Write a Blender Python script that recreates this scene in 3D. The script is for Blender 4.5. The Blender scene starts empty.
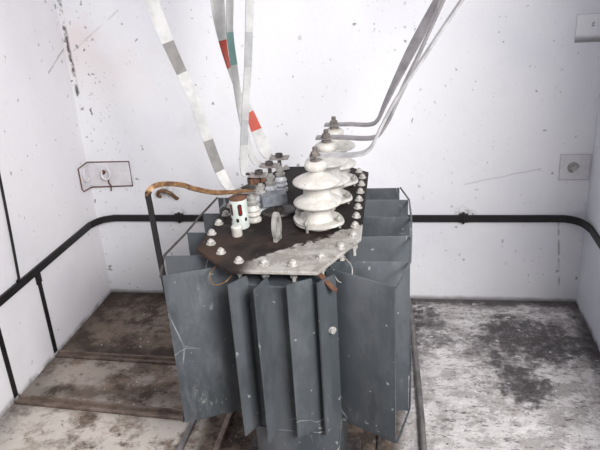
import bpy, bmesh, math, random
from mathutils import Vector, Matrix
random.seed(7)
S = bpy.context.scene
COL = S.collection
PI = math.pi

# ------------------------------------------------------------------ node maths
class N:
    """small wrapper round a node socket so materials read like arithmetic"""
    def __init__(s, nt, sock): s.nt, s.k = nt, sock
    def _m(s, op, b=None, c=None, clamp=False):
        n = s.nt.nodes.new('ShaderNodeMath'); n.operation = op; n.use_clamp = clamp
        for i, v in enumerate((s, b, c)):
            if v is None: continue
            if isinstance(v, N): s.nt.links.new(v.k, n.inputs[i])
            else: n.inputs[i].default_value = v
        return N(s.nt, n.outputs[0])
    def __add__(s, o): return s._m('ADD', o)
    __radd__ = __add__
    def __sub__(s, o): return s._m('SUBTRACT', o)
    def __rsub__(s, o): return (s*-1) + o
    def __mul__(s, o): return s._m('MULTIPLY', o)
    __rmul__ = __mul__
    def __truediv__(s, o): return s._m('DIVIDE', o)
    def abs(s): return s._m('ABSOLUTE')
    def max(s, o): return s._m('MAXIMUM', o)
    def min(s, o): return s._m('MINIMUM', o)
    def sqrt(s): return s._m('SQRT')
    def clamp(s): return s._m('ADD', 0.0, clamp=True)
    def ss(s, a, b):
        n = s.nt.nodes.new('ShaderNodeMapRange'); n.interpolation_type = 'SMOOTHSTEP'
        s.nt.links.new(s.k, n.inputs[0])
        if a <= b: vals = (a, b, 0, 1)
        else: vals = (b, a, 1, 0)
        for i, v in enumerate(vals): n.inputs[i+1].default_value = v
        return N(s.nt, n.outputs[0])

class Mat:
    def __init__(s, name, rough=.6, metal=0.):
        s.m = bpy.data.materials.new(name); s.m.use_nodes = True
        s.nt = s.m.node_tree; s.b = s.nt.nodes['Principled BSDF']
        s.b.inputs['Roughness'].default_value = rough; s.b.inputs['Metallic'].default_value = metal
        tc = s.nt.nodes.new('ShaderNodeTexCoord'); s.P = tc.outputs['Object']
        sp = s.nt.nodes.new('ShaderNodeSeparateXYZ'); s.nt.links.new(s.P, sp.inputs[0])
        s.x, s.y, s.z = (N(s.nt, o) for o in sp.outputs)
    def vec(s, scale=(1, 1, 1), loc=(0, 0, 0)):
        mp = s.nt.nodes.new('ShaderNodeMapping'); s.nt.links.new(s.P, mp.inputs[0])
        mp.inputs['Scale'].default_value = scale; mp.inputs['Location'].default_value = loc
        return mp.outputs[0]
    def noise(s, sc, det=4, rough=.6, stretch=(1, 1, 1), loc=(0, 0, 0)):
        n = s.nt.nodes.new('ShaderNodeTexNoise'); s.nt.links.new(s.vec(stretch, loc), n.inputs['Vector'])
        n.inputs['Scale'].default_value = sc; n.inputs['Detail'].default_value = det; n.inputs['Roughness'].default_value = rough
        return N(s.nt, n.outputs[0])
    def voro(s, sc, feature='F1', stretch=(1, 1, 1), loc=(0, 0, 0), warp=0.):
        n = s.nt.nodes.new('ShaderNodeTexVoronoi'); n.feature = feature
        v = s.vec(stretch, loc)
        if warp:
            z = s.nt.nodes.new('ShaderNodeTexNoise'); s.nt.links.new(s.P, z.inputs['Vector']); z.inputs['Scale'].default_value = sc*1.3; z.inputs['Detail'].default_value = 2
            q = s.nt.nodes.new('ShaderNodeVectorMath'); q.operation = 'MULTIPLY_ADD'
            s.nt.links.new(z.outputs['Color'], q.inputs[0]); q.inputs[1].default_value = (warp/sc,)*3; s.nt.links.new(v, q.inputs[2]); v = q.outputs[0]
        s.nt.links.new(v, n.inputs['Vector']); n.inputs['Scale'].default_value = sc
        d = N(s.nt, n.outputs['Distance'])
        if feature != 'F1': return d, None
        q = s.nt.nodes.new('ShaderNodeSeparateXYZ'); s.nt.links.new(n.outputs['Color'], q.inputs[0])
        return d, N(s.nt, q.outputs[0])
    def specks(s, sc, thr, size, stretch=(1, 1, 1), loc=(0, 0, 0)):
        d, r = s.voro(sc, stretch=stretch, loc=loc, warp=1.3)
        lim = ((r - thr) * (1/(1-thr))).max(0) * size
        return (lim - d).ss(0, .06)
    def col(s, c):
        n = s.nt.nodes.new('ShaderNodeRGB'); n.outputs[0].default_value = (*c, 1); return n.outputs[0]
    def mix(s, a, b, f):
        n = s.nt.nodes.new('ShaderNodeMix'); n.data_type = 'RGBA'
        for v, i in ((a, 6), (b, 7)):
            if isinstance(v, tuple): n.inputs[i].default_value = (*v, 1)
            else: s.nt.links.new(v, n.inputs[i])
        if isinstance(f, N): s.nt.links.new(f.k, n.inputs[0])
        else: n.inputs[0].default_value = f
        return n.outputs[2]
    def seg(s, u, v, a, b):
        dx, dy = b[0]-a[0], b[1]-a[1]; L2 = dx*dx+dy*dy
        t = ((u-a[0])*(dx/L2) + (v-a[1])*(dy/L2)).clamp()
        ex = u - a[0] - t*dx; ey = v - a[1] - t*dy
        return (ex*ex + ey*ey).sqrt()
    def done(s, color, rough=None, bump=None, strength=.2, dist=.01):
        if isinstance(color, tuple): s.b.inputs['Base Color'].default_value = (*color, 1)
        else: s.nt.links.new(color, s.b.inputs['Base Color'])
        if isinstance(rough, N): s.nt.links.new(rough.k, s.b.inputs['Roughness'])
        if bump is not None:
            n = s.nt.nodes.new('ShaderNodeBump'); n.inputs['Strength'].default_value = strength
            n.inputs['Distance'].default_value = dist
            s.nt.links.new(bump.k, n.inputs['Height']); s.nt.links.new(n.outputs[0], s.b.inputs['Normal'])
        return s.m

def sr(r, g, b):
    f = lambda c: (c/255/12.92) if c/255 <= .04045 else ((c/255+.055)/1.055)**2.4
    return (f(r), f(g), f(b))

# ------------------------------------------------------------------ materials
def wall_mat(name, base, tint, dirt=1., kind='side'):
    M = Mat(name, .85)
    if kind == 'back': u, v = M.x, M.z
    else: u, v = M.y, M.z
    wob = (M.noise(7, 3) - .5)*.05
    c = M.mix(base, tint, M.noise(1.3, 3, .55).ss(.42, .68))
    c = M.mix(c, sr(206, 200, 198), M.noise(2.2, 5, .65, loc=(3, 1, 7)).ss(.6, .85)*.35)
    clus = M.noise(1.7, 3, .6, loc=(5, 2, 1)).ss(.35, .7)
    dark = (M.specks(19, .91-.05*dirt, .22, (1, 1, .7)) * .6).max(M.specks(42, .84-.06*dirt, .32, (1, 1, .8), loc=(2, 3, 4))*clus*.7)
    dark = dark.max(M.specks(80, .84, .34, loc=(7, 1, 2))*M.noise(3, 2, loc=(1, 8, 3)).ss(.46, .66)*.5)
    dark = dark.max(M.noise(38, 4, .7, (1, 1, .6), (3, 3, 3)).ss(.69, .78)*M.noise(2.6, 3, loc=(6, 6, 1)).ss(.45, .65)*.5)
    if kind == 'back':
        # flaking and cracks that gather along the left corner
        nearc = (u + wob*2).ss(.30, .02) * v.ss(.15, .8)
        fl = M.specks(40, .5, .36, (1, 1, .6), (9, 3, 1))
        dark = dark.max(fl*nearc*.9)
        cr = M.seg(u+wob, v+wob*.8, (.05, 1.40), (.32, 1.58)).ss(.006, .001)*M.noise(11, 2).ss(.35, .6)*.25
        dark = dark.max(cr)
        cr = M.seg(u+wob*.6, v, (.015, 1.75), (.03, 1.1)).ss(.016, .003)*M.noise(14, 4, .7).ss(.42, .56)*.9
        dark = dark.max(cr)
        # hairline joints and scuffs on the right of the wall, dark flecks round the clips and hook
        cr = M.seg(u, v+wob*.5, (2.02, .66), (2.38, .74)).ss(.006, .001)*.22
        dark = dark.max(cr)
        cr = M.seg(u+wob*.3, v, (2.49, .45), (2.52, .1)).ss(.008, .001)*M.noise(13, 2).ss(.45, .6)*.5
        dark = dark.max(cr)
        for cx, cz in ((2.02, .5), (.49, .49), (.44, .63)):
            dd = ((u-cx)*(u-cx)*.5 + (v-cz)*(v-cz)).sqrt() + wob*.6
            dark = dark.max(dd.ss(.06, .0)*M.noise(40, 3).ss(.4, .65)*.6)
        dark = dark.max((v+wob*.6).ss(.03, .0)*.7)
        c = M.mix(c, sr(228, 208, 204), (M.noise(2.1, 3, loc=(2, 2, 2)).ss(.45, .7))*u.ss(1.2, .1)*v.ss(1., 1.6)*.5)
    else:
        nearc = (u + wob*2).ss(-.22, -.01)
        dark = dark.max(M.specks(24, .6, .34, (1, 1, .6), (9, 3, 1))*nearc*.55)
        if dirt < 1:
            cr = M.seg(u+wob*.6, v+wob*.8, (-.01, 1.41), (-.2, 1.32)).ss(.008, .001)*M.noise(11, 2).ss(.3, .5)*.45
            dark = dark.max(cr)
        dark = dark.max((v+wob).ss(.035, .0)*M.noise(9, 3).ss(.3, .6)*.75)
    c = M.mix(c, sr(66, 58, 60), dark)
    return M.done(c, bump=M.noise(14, 5, .6)+dark*-.4, strength=.18, dist=.02)

WBACK = wall_mat('whitewashed back plaster', sr(238, 238, 242), sr(230, 230, 237), .9, 'back')
WLEFT = wall_mat('whitewashed left plaster', sr(235, 233, 237), sr(226, 223, 229), .7)
WRIGHT = wall_mat('whitewashed right plaster', sr(226, 229, 236), sr(212, 215, 225), 1.4)

def floor_mat():
    M = Mat('dirty concrete', .9)
    x, y = M.x, M.y
    wob = (M.noise(5, 4) - .5); wob2 = (M.noise(16, 4, loc=(4, 4, 0)) - .5)
    # left bay: brown, with paler scuffed patches
    L = M.mix(sr(138, 122, 109), sr(80, 67, 58), M.noise(4, 8, .72).ss(.42, .58))
    p2 = ((y+wob*.1).ss(-.64, -.7)*M.noise(3.4, 8, .74, loc=(1, 6, 0)).ss(.44, .56))
    L = M.mix(L, sr(184, 174, 165), p2*.8)
    p3 = ((y+wob*.1).ss(-1.04, -1.1)*M.noise(6, 8, .74, loc=(8, 1, 0)).ss(.40, .54))
    L = M.mix(L, sr(216, 208, 200), p3*.9)
    ar = (((x-.42)*(x-.42) + (y+.33)*(y+.33)).sqrt() + wob*.3).ss(.28, .1)*M.noise(13, 7, .75).ss(.46, .56)
    L = M.mix(L, sr(150, 138, 127), ar*.75)
    L = M.mix(L, sr(50, 41, 36), M.noise(18, 7, .78, loc=(3, 3, 0)).ss(.57, .66)*.75)
    L = M.mix(L, sr(205, 196, 186), M.noise(30, 7, .8, loc=(6, 1, 0)).ss(.62, .70)*.6)
    L = M.mix(L, sr(214, 208, 200), M.specks(38, .88, .3)*.7)
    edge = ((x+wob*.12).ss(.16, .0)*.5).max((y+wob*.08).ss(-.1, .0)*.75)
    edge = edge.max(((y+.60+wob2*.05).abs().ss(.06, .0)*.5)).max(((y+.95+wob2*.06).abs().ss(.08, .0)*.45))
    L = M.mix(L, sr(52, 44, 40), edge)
    # right bay: grey limewashed concrete with dark chips and an oil stain
    R = M.mix(sr(226, 221, 220), sr(182, 176, 175), M.noise(7, 8, .76, loc=(2, 9, 0)).ss(.44, .56))
    R = M.mix(R, sr(238, 234, 235), M.noise(10, 8, .78, loc=(6, 2, 0)).ss(.52, .59)*.8)
    R = M.mix(R, sr(84, 77, 77), M.noise(26, 8, .8, (1, 1.8, 1), (1, 2, 0)).ss(.55, .62)*.7)
    R = M.mix(R, sr(70, 63, 63), M.noise(12, 9, .82, (1, 2.6, 1), (7, 5, 0)).ss(.545, .60)*.75)
    big = (M.noise(3.3, 3, .6, loc=(11, 4, 0)) - .5)
    rag = big*.4 + wob*.35 + wob2*.4 + (M.noise(45, 4, .7, loc=(2, 2, 0))-.5)*.3
    st = ((((x-2.32)*(x-2.32)*.8 + (y+.40)*(y+.40)*1.7).sqrt()) + rag).ss(.36, .18)
    st2 = ((((x-2.24)*(x-2.24)*2.4 + (y+.72)*(y+.72)).sqrt()) + rag).ss(.19, .07)
    st3 = ((((x-2.52)*(x-2.52)*.7 + (y+.44)*(y+.44)*2.6).sqrt()) + rag).ss(.3, .16)
    st4 = ((((x-2.2)*(x-2.2)*.6 + (y+.17)*(y+.17)*4).sqrt()) + rag*.4).ss(.085, .04)
    st5 = ((((x-1.86)*(x-1.86)*1.8 + (y+.30)*(y+.30)*.7).sqrt()) + rag).ss(.17, .05)*.8
    stain = st.max(st2).max(st3).max(st4).max(st5)*(M.noise(22, 9, .82, loc=(5, 5, 0)).ss(.38, .52)*.5+.5)
    R = M.mix(R, sr(64, 58, 61), stain*.9)
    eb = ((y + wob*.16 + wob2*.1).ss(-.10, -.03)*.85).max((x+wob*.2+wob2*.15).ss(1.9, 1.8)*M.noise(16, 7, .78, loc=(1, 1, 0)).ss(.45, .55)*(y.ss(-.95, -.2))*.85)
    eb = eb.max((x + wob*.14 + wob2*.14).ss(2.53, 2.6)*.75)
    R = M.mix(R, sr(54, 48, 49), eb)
    R = M.mix(R, sr(240, 237, 238), M.specks(26, .84, .34, (1, 1.5, 1), (3, 8, 0))*.75)
    R = M.mix(R, sr(44, 40, 40), M.specks(34, .82, .3, (1, 2, 1), (5, 1, 0))*.75)
    # darker brown ground in the middle bay under the tank
    mid = M.mix(sr(104, 90, 80), sr(60, 50, 45), M.noise(9, 7, .75).ss(.44, .56))
    mid = M.mix(mid, sr(168, 156, 146), M.noise(24, 7, .78, loc=(9, 9, 0)).ss(.57, .64)*.7)
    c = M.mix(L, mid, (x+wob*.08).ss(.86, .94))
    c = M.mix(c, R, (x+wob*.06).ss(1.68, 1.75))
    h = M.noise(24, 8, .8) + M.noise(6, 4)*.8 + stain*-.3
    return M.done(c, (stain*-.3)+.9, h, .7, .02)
FLOOR = floor_mat()

def fin_mat():
    M = Mat('blue grey tank paint', .42, .15)
    c = M.mix(sr(93, 97, 102), sr(74, 79, 84), M.noise(3, 7, .7, (1, 1, .5)).ss(.42, .58))
    c = M.mix(c, sr(154, 158, 162), M.noise(5, 8, .78, (1, 1, .3), (3, 3, 1)).ss(.54, .72)*.35)
    c = M.mix(c, sr(44, 47, 51), M.noise(7, 8, .76, (1, 1, .25), (1, 5, 2)).ss(.56, .70)*.4)
    d, _ = M.voro(5.5, 'DISTANCE_TO_EDGE', (1, 1, .55), (2, 5, 1))
    d2 = d + (M.noise(10, 3)-.5)*.06
    scr = d2.abs().ss(.009, .002)*M.noise(2.6, 2, loc=(4, 1, 1)).ss(.54, .60)
    c = M.mix(c, sr(200, 203, 206), scr*.7)
    d3 = M.noise(4.5, 2, .5, (1, 1, .6), (5, 5, 9))
    c = M.mix(c, sr(196, 198, 200), (d3-.5).abs().ss(.004, .001)*M.noise(3.1, 2, loc=(1, 7, 4)).ss(.56, .62)*.6)
    c = M.mix(c, sr(190, 190, 190), M.specks(60, .87, .3)*.55)
    c = M.mix(c, sr(186, 184, 180), M.noise(26, 8, .8, (1, 1, .4), (7, 7, 7)).ss(.59, .67)*M.z.ss(.56, .38)*.75)
    c = M.mix(c, sr(92, 66, 48), M.noise(19, 5, .75, loc=(8, 2, 2)).ss(.68, .74)*.6)
    return M.done(c, M.noise(8, 4).ss(.3, .7)*.2+.3, M.noise(5, 3), .15, .02)
FIN = fin_mat()

def lid_mat():
    M = Mat('oil blackened lid steel', .55)
    u, v = M.x + .035, M.y + .48
    wob = (M.noise(9, 5, .65)-.5)*.17 + (M.noise(40, 3, .6)-.5)*.04
    worn = (u*.85 + .125 - v + wob).ss(-.006, .012)
    worn = worn*u.ss(-.09, -.03)
    dark = M.mix(sr(50, 42, 39), sr(32, 27, 26), M.noise(6, 7, .72).ss(.42, .58))
    dark = M.mix(dark, sr(98, 86, 78), M.noise(18, 8, .8, loc=(4, 4, 0)).ss(.57, .66)*.6)
    dark = M.mix(dark, sr(82, 60, 46), M.noise(5, 3, loc=(9, 1, 0)).ss(.5, .7)*v.ss(.35, .05)*.7)
    pale = M.mix(sr(172, 168, 164), sr(142, 137, 132), M.noise(12, 8, .78).ss(.43, .57))
    pale = M.mix(pale, sr(78, 68, 62), M.noise(24, 8, .8, loc=(2, 2, 0)).ss(.57, .64)*.75)
    c = M.mix(dark, pale, worn)
    under = (M.z - .914).ss(.004, -.002)
    c = M.mix(c, sr(128, 100, 82), under*.8)
    M.b.inputs['Specular IOR Level'].default_value = .2
    return M.done(c, worn*.1+.68, M.noise(30, 4)+worn*-.4, .25, .01)
LID = lid_mat()

def simple(name, c1, c2, rough=.5, metal=0., sc=14, spots=None, amt=.6, lo=.6, hi=.75, bump=.1):
    M = Mat(name, rough, metal)
    c = M.mix(c1, c2, M.noise(sc, 5, .65).ss(.36, .66))
    if spots: c = M.mix(c, spots, M.noise(sc*2.3, 5, .7, loc=(4, 7, 2)).ss(lo, hi)*amt)
    return M.done(c, None, M.noise(sc*3, 3), bump, .004)
PORC = simple('white glazed porcelain', sr(208, 205, 200), sr(186, 182, 176), .3, 0, 22, sr(112, 102, 94), .6, .58, .72, .03)
LVPORC = simple('soiled white porcelain', sr(206, 208, 212), sr(170, 175, 182), .3, 0, 30, sr(96, 88, 82), .6, .6, .74, .03)
ZINC = simple('dull zinc', sr(186, 184, 180), sr(150, 147, 144), .45, .35, 40, sr(98, 84, 72), .5)
DKST = simple('dark oily steel', sr(88, 82, 80), sr(58, 53, 52), .5, .3, 40, sr(100, 70, 50), .5)
BOLT = simple('painted bolt heads', sr(196, 193, 188), sr(160, 156, 152), .5, .1, 60, sr(100, 82, 70), .5)
ALU = simple('bare aluminium bar', sr(196, 195, 197), sr(160, 158, 160), .38, .25, 12, sr(160, 120, 116), .3)
ALUD = simple('tarnished aluminium bar', sr(158, 155, 157), sr(124, 120, 123), .42, .25, 9, sr(138, 98, 94), .45, .58, .7)
BARW = simple('white painted bar', sr(190, 189, 189), sr(162, 162, 162), .5, 0, 10, sr(140, 134, 132), .45, .62, .75)
BARG = simple('grey painted band', sr(124, 121, 120), sr(106, 104, 103), .55, 0, 16)
BARL = simple('faded grey band', sr(164, 164, 167), sr(146, 147, 150), .55, 0, 16)
BARD = simple('tarnished busbar lug', sr(150, 144, 142), sr(108, 100, 98), .5, .15, 30, sr(120, 78, 54), .6, .55, .7)
BARR = simple('red painted band', sr(176, 66, 46), sr(158, 54, 38), .5, 0, 16)
BARN = simple('green painted band', sr(112, 142, 138), sr(96, 128, 124), .5, 0, 16)
NUT = simple('weathered steel nut', sr(136, 128, 122), sr(92, 85, 82), .5, .2, 60, sr(120, 80, 56), .5)
BLACK = simple('black bitumen paint', sr(24, 20, 22), sr(14, 12, 14), .55, 0, 14, sr(58, 44, 42), .4)
BRONZE = simple('rust brown bar', sr(132, 98, 66), sr(94, 66, 44), .5, .25, 26, sr(176, 146, 108), .7, .5, .66)
RUST = simple('rust', sr(112, 76, 56), sr(74, 50, 40), .8, 0, 24, sr(140, 100, 76), .5)
RUSTF = simple('rusty floor steel', sr(134, 119, 110), sr(96, 81, 72), .7, .1, 12, sr(150, 138, 130), .6, .55, .7)
GALV = simple('grey conduit', sr(128, 124, 124), sr(96, 92, 92), .55, .2, 12, sr(84, 68, 60), .5)
PALEGRN = simple('pale green enamel', sr(205, 211, 207), sr(186, 194, 189), .4, 0, 30, sr(120, 104, 90), .45, .64, .76)
SLOT = simple('black slot', sr(24, 20, 20), sr(34, 24, 24), .6)
REDGL = simple('dark red gauge tube', sr(122, 34, 36), sr(92, 26, 28), .2)
PLATE = simple('whitewashed steel plate', sr(228, 226, 230), sr(214, 210, 215), .8, 0, 9, sr(120, 96, 88), .5, .64, .76)
CHAN = simple('blue grey channel', sr(146, 150, 158), sr(116, 120, 128), .45, .3, 30, sr(196, 196, 198), .6)
CEIL = simple('whitewashed ceiling', sr(232, 232, 234), sr(224, 224, 228), .9)

# ------------------------------------------------------------------ mesh tools
def link(name, bm, mats, parent=None, origin=None, sharp=32):
    """turn a bmesh into ONE object; origin shifts the object's own origin"""
    bmesh.ops.recalc_face_normals(bm, faces=bm.faces)
    if origin is not None:
        bmesh.ops.translate(bm, verts=bm.verts, vec=-Vector(origin))
    a = math.radians(sharp)
    for f in bm.faces: f.smooth = True
    for e in bm.edges:
        if len(e.link_faces) == 2 and e.calc_face_angle(0) > a: e.smooth = False
    me = bpy.data.meshes.new(name); bm.to_mesh(me); bm.free()
    for m in (mats if isinstance(mats, (list, tuple)) else [mats]): me.materials.append(m)
    o = bpy.data.objects.new(name, me); COL.objects.link(o)
    if origin is not None: o.location = origin
    if parent: o.parent = parent
    return o

def tag(o, label=None, cat=None, group=None, kind=None):
    if label: o['label'] = label
    if cat: o['category'] = cat
    if group: o['group'] = group
    if kind: o['kind'] = kind
    return o

def bm_new(): return bmesh.new()

def box(bm, lo, hi, bev=0., M=None, mat=0):
    lo, hi = Vector(lo), Vector(hi)
    r = bmesh.ops.create_cube(bm, size=1)
    vs = r['verts']
    for v in vs: v.co = Vector((lo[i] + (v.co[i]+.5)*(hi[i]-lo[i]) for i in range(3)))
    fs = list({f for v in vs for f in v.link_faces})
    for f in fs: f.material_index = mat
    if bev:
        es = list({e for v in vs for e in v.link_edges})
        r = bmesh.ops.bevel(bm, geom=es, offset=bev, segments=2, affect='EDGES', profile=.6)
        vs = list({v for f in r['faces'] for v in f.verts} | {v for v in vs if v.is_valid})
    if M is not None: bmesh.ops.transform(bm, matrix=M, verts=vs)

def lathe(bm, prof, c, seg=40, axis=None, mat=0):
    """revolve (radius, height) pairs about z through c; axis tilts it"""
    c = Vector(c); rings = []
    q = Vector((0, 0, 1)).rotation_difference(Vector(axis).normalized()) if axis is not None else None
    def put(p):
        p = Vector(p)
        if q: p = q @ p
        return bm.verts.new(c+p)
    for r, z in prof:
        if r < 1e-6: rings.append([put((0, 0, z))])
        else: rings.append([put((r*math.cos(2*PI*k/seg), r*math.sin(2*PI*k/seg), z)) for k in range(seg)])
    for a, b in zip(rings, rings[1:]):
        for k in range(seg):
            k2 = (k+1) % seg
            if len(a) == 1 and len(b) == 1: continue
            if len(a) == 1: f = bm.faces.new((a[0], b[k], b[k2]))
            elif len(b) == 1: f = bm.faces.new((a[k], a[k2], b[0]))
            else: f = bm.faces.new((a[k], a[k2], b[k2], b[k]))
            f.material_index = mat
    for ring in (rings[0], rings[-1]):
        if len(ring) > 2:
            f = bm.faces.new(ring); f.material_index = mat

def cyl(bm, c, r, h, seg=24, axis=None, bev=None, mat=0):
    b = bev if bev is not None else min(r, h)*.15
    lathe(bm, [(r-b, 0), (r, b), (r, h-b), (r-b, h)], c, seg, axis, mat)

def prism(bm, poly, z0, z1, bev=0., mat=0):
    lo = [bm.verts.new((x, y, z0)) for x, y in poly]; hi = [bm.verts.new((x, y, z1)) for x, y in poly]
    fs = [bm.faces.new(lo[::-1]), bm.faces.new(hi)]
    n = len(poly)
    for i in range(n): fs.append(bm.faces.new((lo[i], lo[(i+1) % n], hi[(i+1) % n], hi[i])))
    for f in fs: f.material_index = mat
    if bev:
        bmesh.ops.bevel(bm, geom=list({e for f in fs for e in f.edges}), offset=bev, segments=1, affect='EDGES')

def smooth_path(pts, sub=6):
    pts = [Vector(p) for p in pts]; out = []
    for i in range(len(pts)-1):
        p0 = pts[i-1] if i else pts[i]*2-pts[i+1]; p1, p2 = pts[i], pts[i+1]
        p3 = pts[i+2] if i+2 < len(pts) else p2*2-p1
        for k in range(sub):
            t = k/sub
            out.append(.5*((2*p1)+(-p0+p2)*t+(2*p0-5*p1+4*p2-p3)*t*t+(-p0+3*p1-3*p2+p3)*t**3))
    out.append(pts[-1]); return out

def tube(bm, pts, r, seg=10, sub=0, mat=0):
    pts = smooth_path(pts, sub) if sub else [Vector(p) for p in pts]
    rings = []; up = None
    for i, p in enumerate(pts):
        d = (pts[min(i+1, len(pts)-1)]-pts[max(i-1, 0)]).normalized()
        if up is None: up = d.orthogonal().normalized()
        up = (up - d*up.dot(d)).normalized(); s = d.cross(up)
        rings.append([bm.verts.new(p+(up*math.cos(2*PI*k/seg)+s*math.sin(2*PI*k/seg))*r) for k in range(seg)])
    for a, b in zip(rings, rings[1:]):
        for k in range(seg):
            f = bm.faces.new((a[k], a[(k+1) % seg], b[(k+1) % seg], b[k])); f.material_index = mat
    bm.faces.new(rings[0][::-1]).material_index = mat; bm.faces.new(rings[-1]).material_index = mat

def flat_bar(bm, pts, wdirs, width, thick, sub=6, mats=None):
    """sweep a flat section; wdirs gives the direction of the wide side at each point,
    mats = [(t0, t1, slot)] by fraction of the control points"""
    n = len(pts)
    P = smooth_path(pts, sub); Wd = smooth_path(wdirs, sub)
    ws = width if isinstance(width, (list, tuple)) else [width]*n
    rings = []
    for i, p in enumerate(P):
        d = (P[min(i+1, len(P)-1)]-P[max(i-1, 0)]).normalized()
        w = Wd[i]; w = (w-d*w.dot(d)).normalized(); t = d.cross(w)
        f = i/sub; k = min(int(f), n-2); hw = (ws[k]+(ws[k+1]-ws[k])*(f-k))/2
        rings.append([bm.verts.new(p+w*a*hw+t*b*thick/2) for a, b in ((-1, -1), (1, -1), (1, 1), (-1, 1))])
    for i, (a, b) in enumerate(zip(rings, rings[1:])):
        f = (i+.5)/sub; mi = 0
        for t0, t1, s in (mats or []):
            if t0 <= f <= t1: mi = s
        for k in range(4):
            bm.faces.new((a[k], a[(k+1) % 4], b[(k+1) % 4], b[k])).material_index = mi
    bm.faces.new(rings[0][::-1]); bm.faces.new(rings[-1])

def copy_tree(o, parent=None):
    c = o.copy(); COL.objects.link(c)
    if parent: c.parent = parent
    for ch in list(o.children): copy_tree(ch, c)
    return c

# ------------------------------------------------------------------ the bay
W = 2.615
def struct(name, lo, hi, m):
    bm = bm_new(); box(bm, lo, hi); return tag(link(name, bm, m), kind='structure')
struct('floor', (-.12, -4.6, -.12), (W+.12, .12, 0), FLOOR)
struct('wall_back', (-.12, 0, 0), (W+.12, .12, 2.75), WBACK)
struct('wall_left', (-.12, -3.3, 0), (0, 0, 2.75), WLEFT)
struct('wall_right', (W, -1.65, 0), (W+.12, 0, 2.75), WRIGHT)
struct('ceiling', (-.12, -2.9, 2.75), (W+.12, .12, 2.87), CEIL)

# ------------------------------------------------------------------ transformer
LZ = .929
TYAW = .02264
O = Vector((1.339, -1.5451, 0))
EX = Vector((math.cos(TYAW), math.sin(TYAW), 0)); EY = Vector((-math.sin(TYAW), math.cos(TYAW), 0))
U0, V0 = .035, .48
def T(u, v, z): return Vector((u-U0, v-V0, z+LZ))             # inside the transformer
def G(u, v, z): return O + EX*u + EY*v + Vector((0, 0, z+LZ))  # the same point in the room

root = bpy.data.objects.new('transformer', None); COL.objects.link(root)
root.location = O + EX*U0 + EY*V0; root.rotation_euler = (0, 0, TYAW)
tag(root, 'grey finned oil transformer with porcelain bushings standing in the whitewashed bay', 'transformer')

# tank
plan = [(-.115, .14), (-.106, .085), (-.082, .032), (-.02, .014), (.12, .008), (.182, .04), (.19, .10),
        (.19, .84), (.15, .90), (.09, .935), (-.02, .935), (-.08, .90), (-.12, .84), (-.12, .18)]
neck = [(-.10, .16), (-.06, .095), (.14, .095), (.17, .15), (.17, .82), (.13, .88), (-.06, .88), (-.10, .82)]
loc2 = lambda L: [(u-U0, v-V0) for u, v in L]
bm = bm_new(); prism(bm, loc2(plan), .13, LZ-.055, .004); prism(bm, loc2(neck), LZ-.08, LZ-.02)
grow = lambda L, k: [(U0+(u-U0)*k, V0+(v-V0)*(1+(k-1)*.35)) for u, v in L]
prism(bm, loc2(grow(plan, 1.03)), .345, .353, .002)            # weld bead where the fins end
tank = link('tank', bm, FIN, root)
bm = bm_new(); prism(bm, loc2(grow(neck, 1.12)), LZ-.024, LZ-.0125, .002)
link('flange', bm, DKST, root)

# cooling fins: flat folded pockets standing out from the tank
def fin(r, p, z0=.355, z1=LZ-.03, bow=0.):
    r, p = Vector(r), Vector(p); d = (p-r); L = d.length; d.normalize(); n = Vector((-d.y, d.x))
    def outline(k, lip):
        t = .0075*k
        a = [r-n*t, r+d*(L*.5)-n*(t-bow), r+d*(L-.03)-n*t, r+d*(L-.016)-n*.003, p-n*.003]
        b = [p+n*.003, r+d*(L-.016)+n*.003, r+d*(L-.03)+n*t, r+d*(L*.5)+n*(t+bow), r+n*t]
        return [v - Vector((U0, V0)) for v in a+b]
    bm = bm_new(); rings = []
    for z, k in ((z0, .3), (z0+.022, 1), ((z0+z1)/2, 1), (z1-.022, 1), (z1, .3)):
        rings.append([bm.verts.new((v.x, v.y, z)) for v in outline(k, 0)])
    m = len(rings[0])
    for a, b in zip(rings, rings[1:]):
        for i in range(m): bm.faces.new((a[i], a[(i+1) % m], b[(i+1) % m], b[i]))
    bm.faces.new(rings[0][::-1]); bm.faces.new(rings[-1])
    return link('cooling_fin', bm, FIN, root, sharp=20)
FINS = [((-.09, .125), (-.329, .025)), ((-.072, .034), (-.112, -.029)), ((-.008, .025), (-.029, -.058)),
        ((.125, .018), (.057, -.026)), ((.188, .045), (.145, -.013)), ((.165, .085), (.365, -.033)),
        ((.17, .13), (.407, .127)), ((.17, .312), (.415, .323)), ((.17, .495), (.419, .49)),
        ((.17, .672), (.416, .663)), ((.17, .80), (.385, .801)),
        ((-.1, .172), (-.368, .167)), ((-.1, .362), (-.351, .357)), ((-.1, .542), (-.344, .538)),
        ((-.1, .712), (-.33, .71)),
        ((.09, .92), (.12, 1.06)), ((-.02, .92), (-.04, 1.06))]
for a, b in FINS: fin(a, b)
# tie rods along the fin tips
def tie(pts, zz, m=FIN, r=.0035):
    bm = bm_new(); tube(bm, [T(u, v, zz) for u, v in pts], r, 8); return link('tie_rod', bm, m, root)
RT = [(.369, -.036), (.411, .127), (.419, .323), (.423, .49), (.420, .663), (.389, .803)]
LT = [(-.333, .022), (-.372, .167), (-.355, .357), (-.348, .538), (-.334, .712)]
tie(RT, -.03); tie(RT, .36-LZ); tie(LT, -.03, DKST, .004); tie(LT, .36-LZ, DKST)

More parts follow.
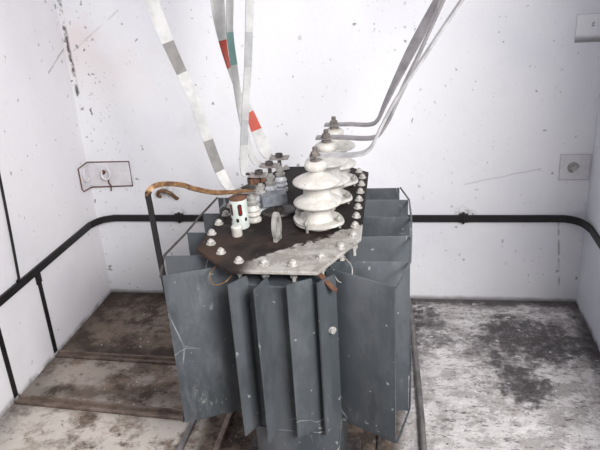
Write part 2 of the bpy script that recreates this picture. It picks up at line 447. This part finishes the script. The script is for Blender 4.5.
# skid with wheels under the tank
for v in (.2, .76):
    bm = bm_new(); box(bm, T(-.16, v-.04, .075-LZ), T(.24, v+.04, .132-LZ), .005); link('skid', bm, DKST, root)
    for u in (-.13, .21):
        bm = bm_new(); lathe(bm, [(.02, -.022), (.05, -.022), (.055, -.012), (.055, .012), (.05, .022), (.02, .022)], T(u, v, .055-LZ), 24, (1, 0, 0))
        link('wheel', bm, DKST, root)

# lid
lidp = [(-.257, .155), (-.118, .005), (.148, -.003), (.26, .239), (.26, .921), (.172, 1.009), (-.105, 1.02), (-.257, .73)]
bm = bm_new(); prism(bm, loc2(lidp), LZ-.012, LZ, .0025); link('lid', bm, LID, root)

# lid bolts
def hexhead(bm, c, r, h):
    lathe(bm, [(r*1.35, 0), (r*1.35, .0025)], c, 18)
    c = Vector(c)+Vector((0, 0, .0025)); lathe(bm, [(r, 0), (r, h*.8), (r*.8, h)], c, 6)
bm = bm_new(); hexhead(bm, (0, 0, 0), .0115, .011); cyl(bm, (0, 0, -.066), .0062, .068, 12); lathe(bm, [(.0115, -.04), (.0115, -.028)], (0, 0, 0), 6)
cyl(bm, (0, 0, .012), .0062, .005, 10)
proto_bolt = link('bolt', bm, BOLT, root)
BP = [(-.231, .447), (-.235, .363), (-.237, .275), (-.218, .194), (-.168, .125), (-.097, .062), (-.016, .045), (.07, .042),
      (.149, .088), (.202, .162), (.236, .25), (.236, .335), (.236, .419), (.237, .505), (.237, .585), (.238, .669), (.238, .756),
      (.238, .843), (.221, .923), (.165, .975), (.09, .99), (.0, .992), (-.095, .985), (-.15, .89), (-.205, .78), (-.234, .69), (-.234, .61), (-.233, .53)]
for i, (u, v) in enumerate(BP):
    o = proto_bolt if i == 0 else copy_tree(proto_bolt, root)
    o.location = T(u, v, 0); o.rotation_euler = (0, 0, random.random()*3)

# high voltage bushings
def hv_bushing(u, v):
    c = T(u, v, 0)
    prof = [(.060, .0), (.062, .010), (.056, .022), (.0475, .028), (.0455, .032), (.0455, .068), (.050, .071), (.074, .0755), (.0795, .079), (.0805, .0825),
            (.078, .0875), (.064, .0955), (.052, .102), (.0465, .107), (.0455, .111), (.0455, .139), (.050, .142), (.073, .1465), (.0785, .150), (.0795, .1535),
            (.077, .1585), (.062, .167), (.044, .175), (.025, .182), (.022, .188), (.033, .195), (.0375, .204), (.036, .214), (.027, .222), (.0, .223)]
    bm = bm_new(); lathe(bm, prof, c, 48); b = link('hv_bushing', bm, PORC, root, sharp=60)
    tag(b)
    # cast clamping flange with two bolted ears
    poly = []
    for k in range(48):
        a = 2*PI*k/48; r = .079 + .014*max(0, math.cos(2*(a-2.75)))**3
        poly.append((c.x+r*math.cos(a), c.y+r*math.sin(a)))
    bm = bm_new(); prism(bm, poly, c.z+.012, c.z+.023, .003); link('flange', bm, PORC, b)
    for a in (2.75, 2.75+PI, 2.75+PI*.5, 2.75-PI*.55):
        bm = bm_new(); p = Vector((c.x+.079*math.cos(a), c.y+.079*math.sin(a), c.z))
        cyl(bm, p, .005, .046, 12); lathe(bm, [(.0105, .028), (.0105, .038), (.009, .04)], p, 6)
        link('clamp_bolt', bm, ZINC, b)
    bm = bm_new(); cyl(bm, c+Vector((0, 0, .215)), .0085, .054, 14)
    link('terminal_stud', bm, NUT, b)
    bm = bm_new(); lathe(bm, [(.0145, .2415), (.0145, .252), (.013, .254)], c, 6); lathe(bm, [(.0175, .222), (.0175, .2315)], c, 20); lathe(bm, [(.018, .2408), (.018, .2435)], c, 20)
    link('terminal_nut', bm, NUT, b)
HV = [(.113, .354), (.127, .580), (.138, .776)]
for u, v in HV: hv_bushing(u, v)

# low voltage bushings
def lv_bushing(u, v, white):
    c = T(u, v, 0)
    bm = bm_new(); lathe(bm, [(.026, 0), (.027, .008), (.022, .013), (.019, .016), (.022, .02), (.0255, .025), (.0225, .031), (.019, .034),
                              (.022, .038), (.0245, .043), (.021, .05), (.016, .056), (.016, .062), (.0, .062)], c, 32)
    b = link('lv_bushing', bm, PORC if white else LVPORC, root, sharp=60)
    bm = bm_new(); lathe(bm, [(.018, .060), (.019, .064), (.019, .070), (.014, .073), (.014, .082), (.017, .084), (.017, .092), (.010, .093), (.010, .105), (.0, .105)], c, 24)
    link('terminal_cap', bm, ZINC, b)
    bm = bm_new(); cyl(bm, c+Vector((0, 0, .09)), .0075, .06 if v > .45 else .04, 12); lathe(bm, [(.0145, .136), (.0145, .15)], c, 6) if v > .45 else lathe(bm, [(.0145, .118), (.0145, .128)], c, 6)
    link('terminal_stud', bm, DKST, b)
LV = [(-.117, .392), (-.108, .495), (-.09, .602), (-.07, .703)]
for i, (u, v) in enumerate(LV): lv_bushing(u, v, i == 0)

# rusted clamp on the second small bushing, loose bolt through its lug
bm = bm_new(); R = Matrix.Translation(T(-.112, .50, .118)) @ Matrix.Rotation(.5, 4, 'Z')
box(bm, (-.022, -.018, -.012), (.022, .018, .0125), .003, R); box(bm, (-.034, -.012, -.02), (-.014, .012, .006), .003, R); box(bm, (.0, -.03, -.006), (.016, .0, .010), .002, R)
tag(link('terminal_clamp', bm, RUST, root), 'rust brown terminal clamp')
# tap changer: round dark plate with an inverted channel handle
bm = bm_new(); c = T(-.043, .475, 0); lathe(bm, [(.06, 0), (.061, .004), (.058, .009), (.02, .012), (.012, .02), (.011, .05), (.0, .05)], c, 40)
tc = link('tap_changer', bm, DKST, root)
bm = bm_new(); R = Matrix.Translation(T(-.06, .482, .034)) @ Matrix.Rotation(.38, 4, 'Z')
box(bm, (-.045, -.026, .028), (.045, .026, .034), .002, R)
box(bm, (-.045, -.026, -.006), (.045, -.021, .0335), .0015, R); box(bm, (-.045, .021, -.006), (.045, .026, .0335), .0015, R)
link('handle', bm, CHAN, tc)

# oil gauge: pale green sleeve with windows
c = T(-.15, .335, 0); tilt = Vector((-.02, 0, 1))
bm = bm_new(); lathe(bm, [(.028, 0), (.030, .003), (.0295, .1), (.028, .104), (.0, .104)], c, 36, tilt); g = link('oil_gauge', bm, PALEGRN, root)
bm = bm_new(); lathe(bm, [(.0285, .102), (.0305, .1035), (.03, .107), (.022, .109), (.0, .109)], c, 36, tilt); link('rim', bm, RUST, g)
def slot(ang, z0, z1, w, m, name, rr):
    bm = bm_new(); pts = []
    q = Vector((0, 0, 1)).rotation_difference(tilt.normalized()); n = 14
    for k in range(n):
        a = 2*PI*k/n; dz = math.sin(a); zz = (z0+z1)/2 + (1 if dz > 0 else -1)*((z1-z0)/2-w) + dz*w
        pts.append((math.cos(a)*w, zz))
    v1 = []; v0 = []
    for x, z in pts:
        aa = ang + x/.03
        v1.append(bm.verts.new(c+q @ Vector((rr*math.cos(aa), rr*math.sin(aa), z)))); v0.append(bm.verts.new(c+q @ Vector(((rr-.003)*math.cos(aa), (rr-.003)*math.sin(aa), z))))
    bm.faces.new(v1); bm.faces.new(v0[::-1])
    for k in range(n): bm.faces.new((v0[k], v0[(k+1) % n], v1[(k+1) % n], v1[k]))
    link(name, bm, m, g)
for a in (-1.22, -2.35):
    slot(a, .050, .092, .0075, SLOT, 'window', .0302); slot(a+.03, .055, .088, .004, REDGL, 'gauge_tube', .0308)
for a in (-.62, -1.62, -2.55): slot(a, .028, .042, .005, SLOT, 'vent_hole', .0302)
bm = bm_new(); lathe(bm, [(.0165, 0), (.0175, .004), (.0175, .022), (.0185, .024), (.0185, .032), (.015, .036), (.0, .037)], T(-.147, .262, 0), 28)
tag(link('filler_cap', bm, PORC, root), 'small white screw cap')

# lifting eye: long upright loop
bm = bm_new()
loop = []; nn = 28
for k in range(nn):
    a = 2*PI*k/nn; loop.append((math.cos(a), math.sin(a)))
A = Matrix.Translation(T(-.006, .224, .048)) @ Matrix.Rotation(math.radians(76), 4, 'Z')
def ring2(sx, sz, y): return [bm.verts.new(A @ Vector((x*sx, y, z*sz + (.0 if z < 0 else 0)))) for x, z in loop]
rO0, rO1, rI0, rI1 = ring2(.027, .048, -.006), ring2(.027, .048, .006), ring2(.014, .033, -.006), ring2(.014, .033, .006)
for k in range(nn):
    j = (k+1) % nn
    for q in ((rO0[k], rO0[j], rO1[j], rO1[k]), (rI1[k], rI1[j], rI0[j], rI0[k]), (rO0[j], rO0[k], rI0[k], rI0[j]), (rO1[k], rO1[j], rI1[j], rI1[k])): bm.faces.new(q)
box(bm, (-.02, -.006, -.049), (.02, .006, -.036), 0, A)
link('lifting_eye', bm, ZINC, root)

# earth loops and rusty strap under the lid edge
bm = bm_new(); tube(bm, [T(-.165, .075, -.012), T(-.185, .04, -.03), T(-.17, .02, -.055), T(-.135, .03, -.05), T(-.115, .05, -.03)], .0018, 8, 5); link('wire_loop', bm, BRONZE, root)
bm = bm_new(); tube(bm, [T(.215, .12, -.012), T(.24, .07, -.02), T(.235, .05, -.05), T(.2, .055, -.06), T(.185, .075, -.03)], .002, 8, 5); link('wire_loop', bm, ZINC, root)
bm = bm_new(); flat_bar(bm, [T(.135, .045, -.018), T(.16, .02, -.03), T(.185, .0, -.05), T(.2, .0, -.06)], [(0, 1, .4)]*4, .016, .003); link('earth_tag', bm, RUST, root)
bm = bm_new(); hexhead(bm, (0, 0, 0), .009, .01); o = link('plug', bm, ZINC, root); o.location = T(.18, .012, -.2); o.rotation_euler = (PI/2, 0, .3)

# ------------------------------------------------------------------ bus bars (lifted off the studs they are things of their own)
def busbar(name, pts, wd, width, thick, mats, slots, label, group, sub=6):
    # beyond the photo's top edge every bar carries on and turns straight up to the ceiling
    pts, wd = list(pts), list(wd); width = list(width) if isinstance(width, (list, tuple)) else [width]*len(pts)
    a, b = Vector(pts[-2]), Vector(pts[-1]); d = (b-a).normalized(); q = b + d*.16
    pts += [tuple(q), (q.x+d.x*.1, q.y, q.z+.16), (q.x+d.x*.13, q.y, 2.74-LZ)]; wd += [wd[-1]]*3; width += [width[-1]]*3
    P = [G(*p) for p in pts]; o0 = P[0].copy()
    bm = bm_new(); flat_bar(bm, P, [EX*w[0]+EY*w[1]+Vector((0, 0, w[2])) for w in wd], width, thick, sub, slots)
    return tag(link(name, bm, mats, None, o0, sharp=28), label, 'busbar', group)
D = (0, 1, 0)
def mixw(k, s=1):   # blend of depth and in-plane (for a bar rising to the right when s=1)
    return (-.84*k*s, 1-k, .54*k)
busbar('busbar', [(0.0934, 0.368, 0.2365), (0.1601, 0.367, 0.2365), (0.2248, 0.365, 0.2362), (0.2669, 0.364, 0.2425), (0.2924, 0.364, 0.2602), (0.3081, 0.363, 0.2906), (0.3346, 0.363, 0.3445), (0.365, 0.362, 0.4004), (0.4022, 0.361, 0.4602), (0.4405, 0.36, 0.5151), (0.5003, 0.359, 0.6053), (0.5601, 0.357, 0.6916), (0.6542, 0.356, 0.8298)],
       [D]*5+[mixw(.0)]*4+[mixw(.04)]*4, .042, .0072, [ALU], None, 'bare aluminium busbar clamped on the frontmost white bushing, lowest of three', 'high voltage busbars')
busbar('busbar', [(0.0899, 0.593, 0.2365), (0.1754, 0.591, 0.2365), (0.252, 0.59, 0.2306), (0.2933, 0.59, 0.2325), (0.3159, 0.588, 0.2463), (0.3444, 0.587, 0.2944), (0.3719, 0.587, 0.3524), (0.4092, 0.586, 0.43), (0.4514, 0.585, 0.5204), (0.5104, 0.584, 0.6501), (0.5713, 0.583, 0.7807)],
       [D]*5+[mixw(.14)]*3+[mixw(.06)]*3, .042, .0072, [ALUD], None, 'aluminium busbar clamped on the middle bushing, between two others', 'high voltage busbars')
busbar('busbar', [(0.1023, 0.784, 0.2365), (0.1987, 0.782, 0.2365), (0.2715, 0.78, 0.2332), (0.304, 0.779, 0.2504), (0.3325, 0.779, 0.3104), (0.3699, 0.778, 0.3872), (0.4161, 0.777, 0.4787), (0.4584, 0.776, 0.5574), (0.5155, 0.774, 0.6685), (0.5568, 0.774, 0.7512), (0.6158, 0.774, 0.8692)],
       [D]*3+[mixw(.08), mixw(.2), mixw(.32), mixw(.46), mixw(.5), mixw(.3), mixw(.22), mixw(.2)], .042, .0068, [ALUD], None, 'dull grey aluminium busbar clamped on the rear bushing, topmost of three, turned broadside', 'high voltage busbars')
def lw(k, s=-1): return (.93*k, (1-k), .36*k)
busbar('busbar', [(-.098, .393, .107), (-.15, .394, .107), (-.188, .394, .113), (-.22, .395, .181), (-.249, .396, .289), (-.28, .396, .424), (-.31, .397, .512), (-.343, .398, .61), (-.38, .399, .738), (-.43, .4, .92)],
       [D, D, lw(.3), lw(.62), lw(.66), lw(.7), lw(.72), lw(.75), lw(.8), lw(.8)], [.034, .034, .034, .034, .034, .034, .035, .038, .044, .046], .005, [BARW, BARG, BARD],
       [(3, 4, 1), (6, 7, 1), (0, 1.6, 2)], 'white painted busbar with two grey bands, far left, curving down to the front small bushing', 'low voltage busbars')
bb = busbar('busbar', [(-.082, .492, .1335), (-.135, .493, .1335), (-.158, .494, .148), (-.152, .494, .243), (-.14, .493, .331), (-.13, .493, .399), (-.113, .493, .508), (-.099, .492, .62), (-.087, .492, .717), (-.065, .492, .9)],
       [D, D, (.5, .6, 0)]+[(.85, .5, 0)]*7, [.05, .048, .034, .027, .025, .025, .025, .026, .028, .028], .005, [BARW, BARL, BARD],
       [(3.05, 4.0, 1), (6, 7, 1), (0, 1.2, 2)], 'white busbar with faded light grey bands rising straight up from its lug', 'low voltage busbars')
bm = bm_new(); cyl(bm, G(-.146, .487, .088)-bb.location, .0045, .056, 10); lathe(bm, [(.008, .044), (.008, .052)], G(-.146, .487, .088)-bb.location, 6)
link('bolt', bm, DKST, bb)
busbar('busbar', [(-.055, .602, .1335), (-.117, .603, .1345), (-.148, .604, .158), (-.165, .604, .239), (-.18, .604, .353), (-.187, .604, .501), (-.19, .604, .612), (-.179, .604, .715), (-.165, .604, .87)],
       [D, D, (.3, .7, 0)]+[(.6, .6, 0)]*6, [.05, .048, .034, .026, .026, .026, .026, .026, .026], .005, [BARW, BARN, BARD],
       [(5, 6, 1), (0, 1.2, 2)], 'white busbar with a green band, passing behind the straight grey banded one', 'low voltage busbars')
busbar('busbar', [(-.032, .702, .1335), (-.098, .703, .1345), (-.122, .703, .165), (-.149, .704, .243), (-.170, .704, .312), (-.193, .705, .365), (-.215, .705, .414), (-.231, .705, .476), (-.245, .706, .576), (-.250, .706, .713), (-.255, .706, .87)],
       [D, D, (.75, .5, .2), (.9, .35, .25), (.8, .6, .1), (.25, 1, 0), (0.0, 1, 0), (.04, 1, 0), (.42, .9, 0), (.95, .35, 0), (1, .2, 0)], [.05, .05, .046, .042, .032, .032, .032, .034, .042, .05, .05], .005, [BARW, BARR, BARD],
       [(3.0, 4.0, 1), (7.0, 8.0, 1), (0, 1.2, 2)], 'white busbar with red bands, twisted edge on halfway up', 'low voltage busbars')

# earthing strap from the floor over the fins to the front small bushing
e0 = bpy.data.objects.new('earthing_strap', None); COL.objects.link(e0); e0.location = G(-.330, .10, -.5)
tag(e0, 'upright black strap bent over into a rust brown bar reaching the front small bushing', 'earthing strap')
off = e0.location
bm = bm_new(); flat_bar(bm, [G(u, v, z)-off for u, v, z in ((-.12, .17, -.585), (-.25, .13, -.58), (-.315, .105, -.56), (-.330, .10, -.5), (-.354, .10, -.12), (-.365, .105, .15), (-.369, .11, .196))]+[G(-.366, .115, .210)-off], [(.1, .9, 0)]*2+[(.6, .6, 0)]+[(1, -.2, 0)]*5, .019, .005)
link('riser', bm, BLACK, e0)
bm = bm_new(); flat_bar(bm, [G(*p)-off for p in [(-.369, .11, .196), (-.365, .115, .213), (-.350, .13, .221), (-.331, .165, .215), (-.296, .21, .196), (-.269, .256, .166), (-.222, .315, .132), (-.167, .364, .117), (-.108, .392, .1145)]],
                        [(.5, .2, .8), (-.2, .3, .9), (0, .3, .9), (0, .3, .9), (0, .4, .9), (0, .6, .7), (.2, .8, .5), (-.4, 1, .2), (-.4, 1, 0)], .0155, .006)
link('cross_bar', bm, BRONZE, e0)

# ------------------------------------------------------------------ steel strip round the walls
hz = .478
bm = bm_new()
pth = [(.012, -3.2, hz), (.012, -1.6, hz), (.012, -.9, hz), (.012, -.20, hz), (.018, -.105, hz), (.05, -.04, hz), (.115, -.012, hz), (.2, -.010, hz), (1.2, -.010, hz), (2.2, -.010, hz), (W-.16, -.010, hz), (W-.085, -.018, hz), (W-.035, -.06, hz), (W-.012, -.14, hz), (W-.010, -.25, hz), (W-.010, -1.2, hz), (W-.010, -2.2, hz)]
flat_bar(bm, pth, [(0, 0, 1)]*len(pth), .036, .012, 5)
strip = tag(link('earthing_strip', bm, BLACK, None, (1.2, -.01, hz)), 'black steel strip running along the three walls at knee height', 'earthing strip')
for px in (2.02, .49):
    bm = bm_new(); box(bm, (px-.024-1.2, -.007, -.021), (px+.024-1.2, .0095, .026), .003); box(bm, (px-.006-1.2, -.009, -.028), (px+.006-1.2, .0095, .033), .002)
    link('wall_clip', bm, BLACK, strip)
for y, lab in ((-.662, 'black steel strap down the left wall nearer the back corner'), (-1.02, 'black steel strap down the left wall at the photo edge')):
    bm = bm_new(); box(bm, (.0005, y-.014, .018), (.0055, y+.014, hz-.012), .001)
    box(bm, (.0005, y-.022, hz-.075), (.0059, y+.022, hz-.02), .001)
    tag(link('wall_strap', bm, BLACK, None, (.003, y, .018)), lab, 'strap', 'straps down the left wall')
# thin cable down to the strip
bm = bm_new(); tube(bm, [(.008, -.74, 1.5), (.008, -.755, 1.2), (.008, -.772, .927), (.008, -.79, .70), (.008, -.806, .53), (.010, -.812, .505), (.012, -.83, .5)], .006, 8, 4)
tag(link('cable', bm, BLACK, None, (.008, -.806, .5)), 'thin dark cable hanging down the left wall to the black strip', 'cable')

# ------------------------------------------------------------------ steel laid on the floor
def angle_iron(x0, x1, y0, y1, w, h, label):
    bm = bm_new(); d = Vector((x1-x0, y1-y0, 0)); L = d.length; A = Matrix.Translation((x0, y0, 0)) @ Matrix.Rotation(math.atan2(d.y, d.x), 4, 'Z')
    box(bm, (0, -w/2, 0), (L, w/2, .006), .001, A); box(bm, (0, w/2-.006, 0), (L, w/2, h), .001, A); box(bm, (0, -w/2, 0), (L, -w/2+.005, h*.7), .001, A)
    o = link('floor_rail', bm, RUSTF, None, (x0, y0, 0)); return tag(o, label, 'rail', 'steel rails set in the left floor')
angle_iron(.012, .848, -.668, -.70, .034, .022, 'rusty steel rail across the left floor, nearer the back wall')
angle_iron(.012, .848, -1.032, -1.082, .04, .026, 'rusty steel rail across the left floor, nearer the camera')
for x, lab in ((.862, 'long grey steel rail along the transformer, leftmost, starting under the big left fin'), (1.006, 'short brown steel rail on the floor just left of the transformer base')):
    bm = bm_new(); box(bm, (x-.011, -2.6, 0), (x+.011, -.12, .022), .003); tag(link('floor_rail', bm, GALV if x < .9 else RUSTF, None, (x, -1.3, 0)), lab, 'rail', 'lengthwise rails left of the transformer')
bm = bm_new(); box(bm, (1.625, -2.6, 0), (1.64, -.12, .012), .002); tag(link('floor_rail', bm, DKST, None, (1.63, -1.3, 0)), 'dark narrow steel rail on the floor under the right fins', 'rail')
bm = bm_new(); tube(bm, [(1.74, -.02, .014), (1.757, -.2, .014), (1.772, -.5, .014), (1.787, -.8, .014), (1.80, -1.15, .014), (1.812, -1.6, .014), (1.82, -2.4, .014)], .013, 12, 5)
tag(link('conduit', bm, GALV, None, (1.78, -.7, .014)), 'grey conduit lying along the floor right of the transformer', 'conduit')

# ------------------------------------------------------------------ things fixed to the walls
def rimline(bm, pts, r=.003):
    tube(bm, pts+[pts[0]], r, 6)
p0 = bpy.data.objects.new('anchor_plate', None); COL.objects.link(p0); p0.location = (.1, -.003, .65)
tag(p0, 'whitewashed steel plate with rusty edges folded round the left back corner', 'anchor plate')
Q = Vector(p0.location)
bm = bm_new(); box(bm, Vector((.0005, -.006, .665))-Q, Vector((.248, -.0003, .808))-Q, .001); box(bm, Vector((.0003, -.112, .668))-Q, Vector((.006, -.0005, .80))-Q, .001)
link('plate', bm, PLATE, p0)
bm = bm_new(); pts = [(.006, -.112, .684), (.006, -.112, .80), (.008, -.008, .806), (.248, -.006, .806), (.248, -.006, .668), (.008, -.008, .662), (.006, -.1, .668)]
rimline(bm, [Vector(p)-Q for p in pts], .0038); link('rusty_edge', bm, RUST, p0)
for px, py in ((.112, -.012),):
    bm = bm_new(); n = 20; tube(bm, [Vector((px+.026*math.cos(2.6+k/n*5.2), py-.006-.012*math.sin(k/n*3.1), .742+.03*math.sin(2.6+k/n*5.2)))-Q for k in range(n)], .006, 8)
    o = link('ring', bm, PLATE, p0)
    bm = bm_new(); cyl(bm, Vector((px-.02, -.004, .748))-Q, .012, .018, 16, (0, -1, 0)); link('stud', bm, RUST, p0)
    bm = bm_new(); tube(bm, [Vector(p)-Q for p in ((.118, -.008, .715), (.112, -.009, .69), (.122, -.009, .668), (.118, -.009, .64))], .004, 6, 4); link('rust_drip', bm, RUST, p0)
bm = bm_new(); n = 16; tube(bm, [Vector((.012, -.055+.028*math.cos(1+k/n*5), .745+.035*math.sin(1+k/n*5)))-Q for k in range(n)], .005, 8); link('ring', bm, PLATE, p0)

p1 = bpy.data.objects.new('anchor_plate', None); COL.objects.link(p1); p1.location = (2.53, -.003, .68)
tag(p1, 'square whitewashed plate with a centre bolt beside the right back corner', 'anchor plate')
Q1 = Vector(p1.location)
bm = bm_new(); box(bm, Vector((2.468, -.006, .682))-Q1, Vector((2.606, -.0003, .81))-Q1, .001); link('plate', bm, PLATE, p1)
bm = bm_new(); rimline(bm, [Vector(p)-Q1 for p in ((2.468, -.006, .682), (2.468, -.006, .81), (2.606, -.006, .81), (2.606, -.006, .682))], .0012); link('edge', bm, BARL, p1)
bm = bm_new(); cyl(bm, Vector((2.531, -.004, .745))-Q1, .014, .02, 16, (0, -1, 0)); n = 16; tube(bm, [Vector((2.531+.024*math.cos(k/n*5), -.009, .745+.024*math.sin(k/n*5)))-Q1 for k in range(n)], .004, 8); link('bolt', bm, ZINC, p1)
p2 = bpy.data.objects.new('wall_plate', None); COL.objects.link(p2); p2.location = (2.545, -.003, 1.34)
tag(p2, 'faint whitewashed square plate high on the back wall at top right', 'wall plate')
Q2 = Vector(p2.location)
bm = bm_new(); box(bm, Vector((2.482, -.0015, 1.335))-Q2, Vector((2.611, -.0003, 1.457))-Q2, .001); link('plate', bm, WBACK, p2)
bm = bm_new(); rimline(bm, [Vector(p)-Q2 for p in ((2.482, -.0015, 1.335), (2.482, -.0015, 1.457), (2.610, -.0015, 1.457), (2.610, -.0015, 1.335))], .0008); link('edge', bm, BARL, p2)

bm = bm_new(); tube(bm, [(.395, .004, .60), (.392, -.02, .615), (.40, -.034, .636), (.425, -.04, .650), (.46, -.038, .640), (.482, -.03, .618), (.492, -.01, .595), (.492, .004, .592)], .010, 10, 5)
tag(link('hook', bm, BRONZE, None, (.44, 0, .62)), 'rusty curved hook sticking out of the back wall behind the earthing strap', 'hook')

# ------------------------------------------------------------------ light: open front of the bay under a bright overcast sky
w = bpy.data.worlds.new('World'); S.world = w; w.use_nodes = True
bg = w.node_tree.nodes['Background']; bg.inputs[0].default_value = (.93, .96, 1, 1); bg.inputs[1].default_value = .40
def area(name, loc, aim, size, power, colr=(1, 1, 1)):
    l = bpy.data.lights.new(name, 'AREA'); l.shape = 'RECTANGLE'; l.size, l.size_y = size; l.energy = power; l.color = colr
    o = bpy.data.objects.new(name, l); COL.objects.link(o); o.location = loc
    o.rotation_euler = (Vector(aim)-Vector(loc)).to_track_quat('-Z', 'Y').to_euler(); return o
area('doorway_daylight', (3.25, -3.75, 2.75), (1.3, -.7, .8), (1.3, 1.2), 235, (1, .985, .965))

# ------------------------------------------------------------------ camera
cam = bpy.data.cameras.new('Camera'); cam.sensor_width = 36; cam.sensor_fit = 'HORIZONTAL'; cam.lens = 646.015/600*36
co = bpy.data.objects.new('Camera', cam); COL.objects.link(co)
r = Vector((.98624387, .15394558, -.06019792)); u = Vector((-.00316447, .38169831, .92428155)); f = Vector((-.16526651, .91137652, -.37693478))
co.matrix_world = Matrix(((r.x, u.x, -f.x, 1.74063), (r.y, u.y, -f.y, -3.17935), (r.z, u.z, -f.z, 1.75), (0, 0, 0, 1)))
cam.clip_start = .02
S.camera = co
S.view_settings.view_transform = 'Standard'; S.view_settings.look = 'None'; S.view_settings.gamma = 1
S.view_settings.use_curve_mapping = False; S.view_settings.exposure = -.16
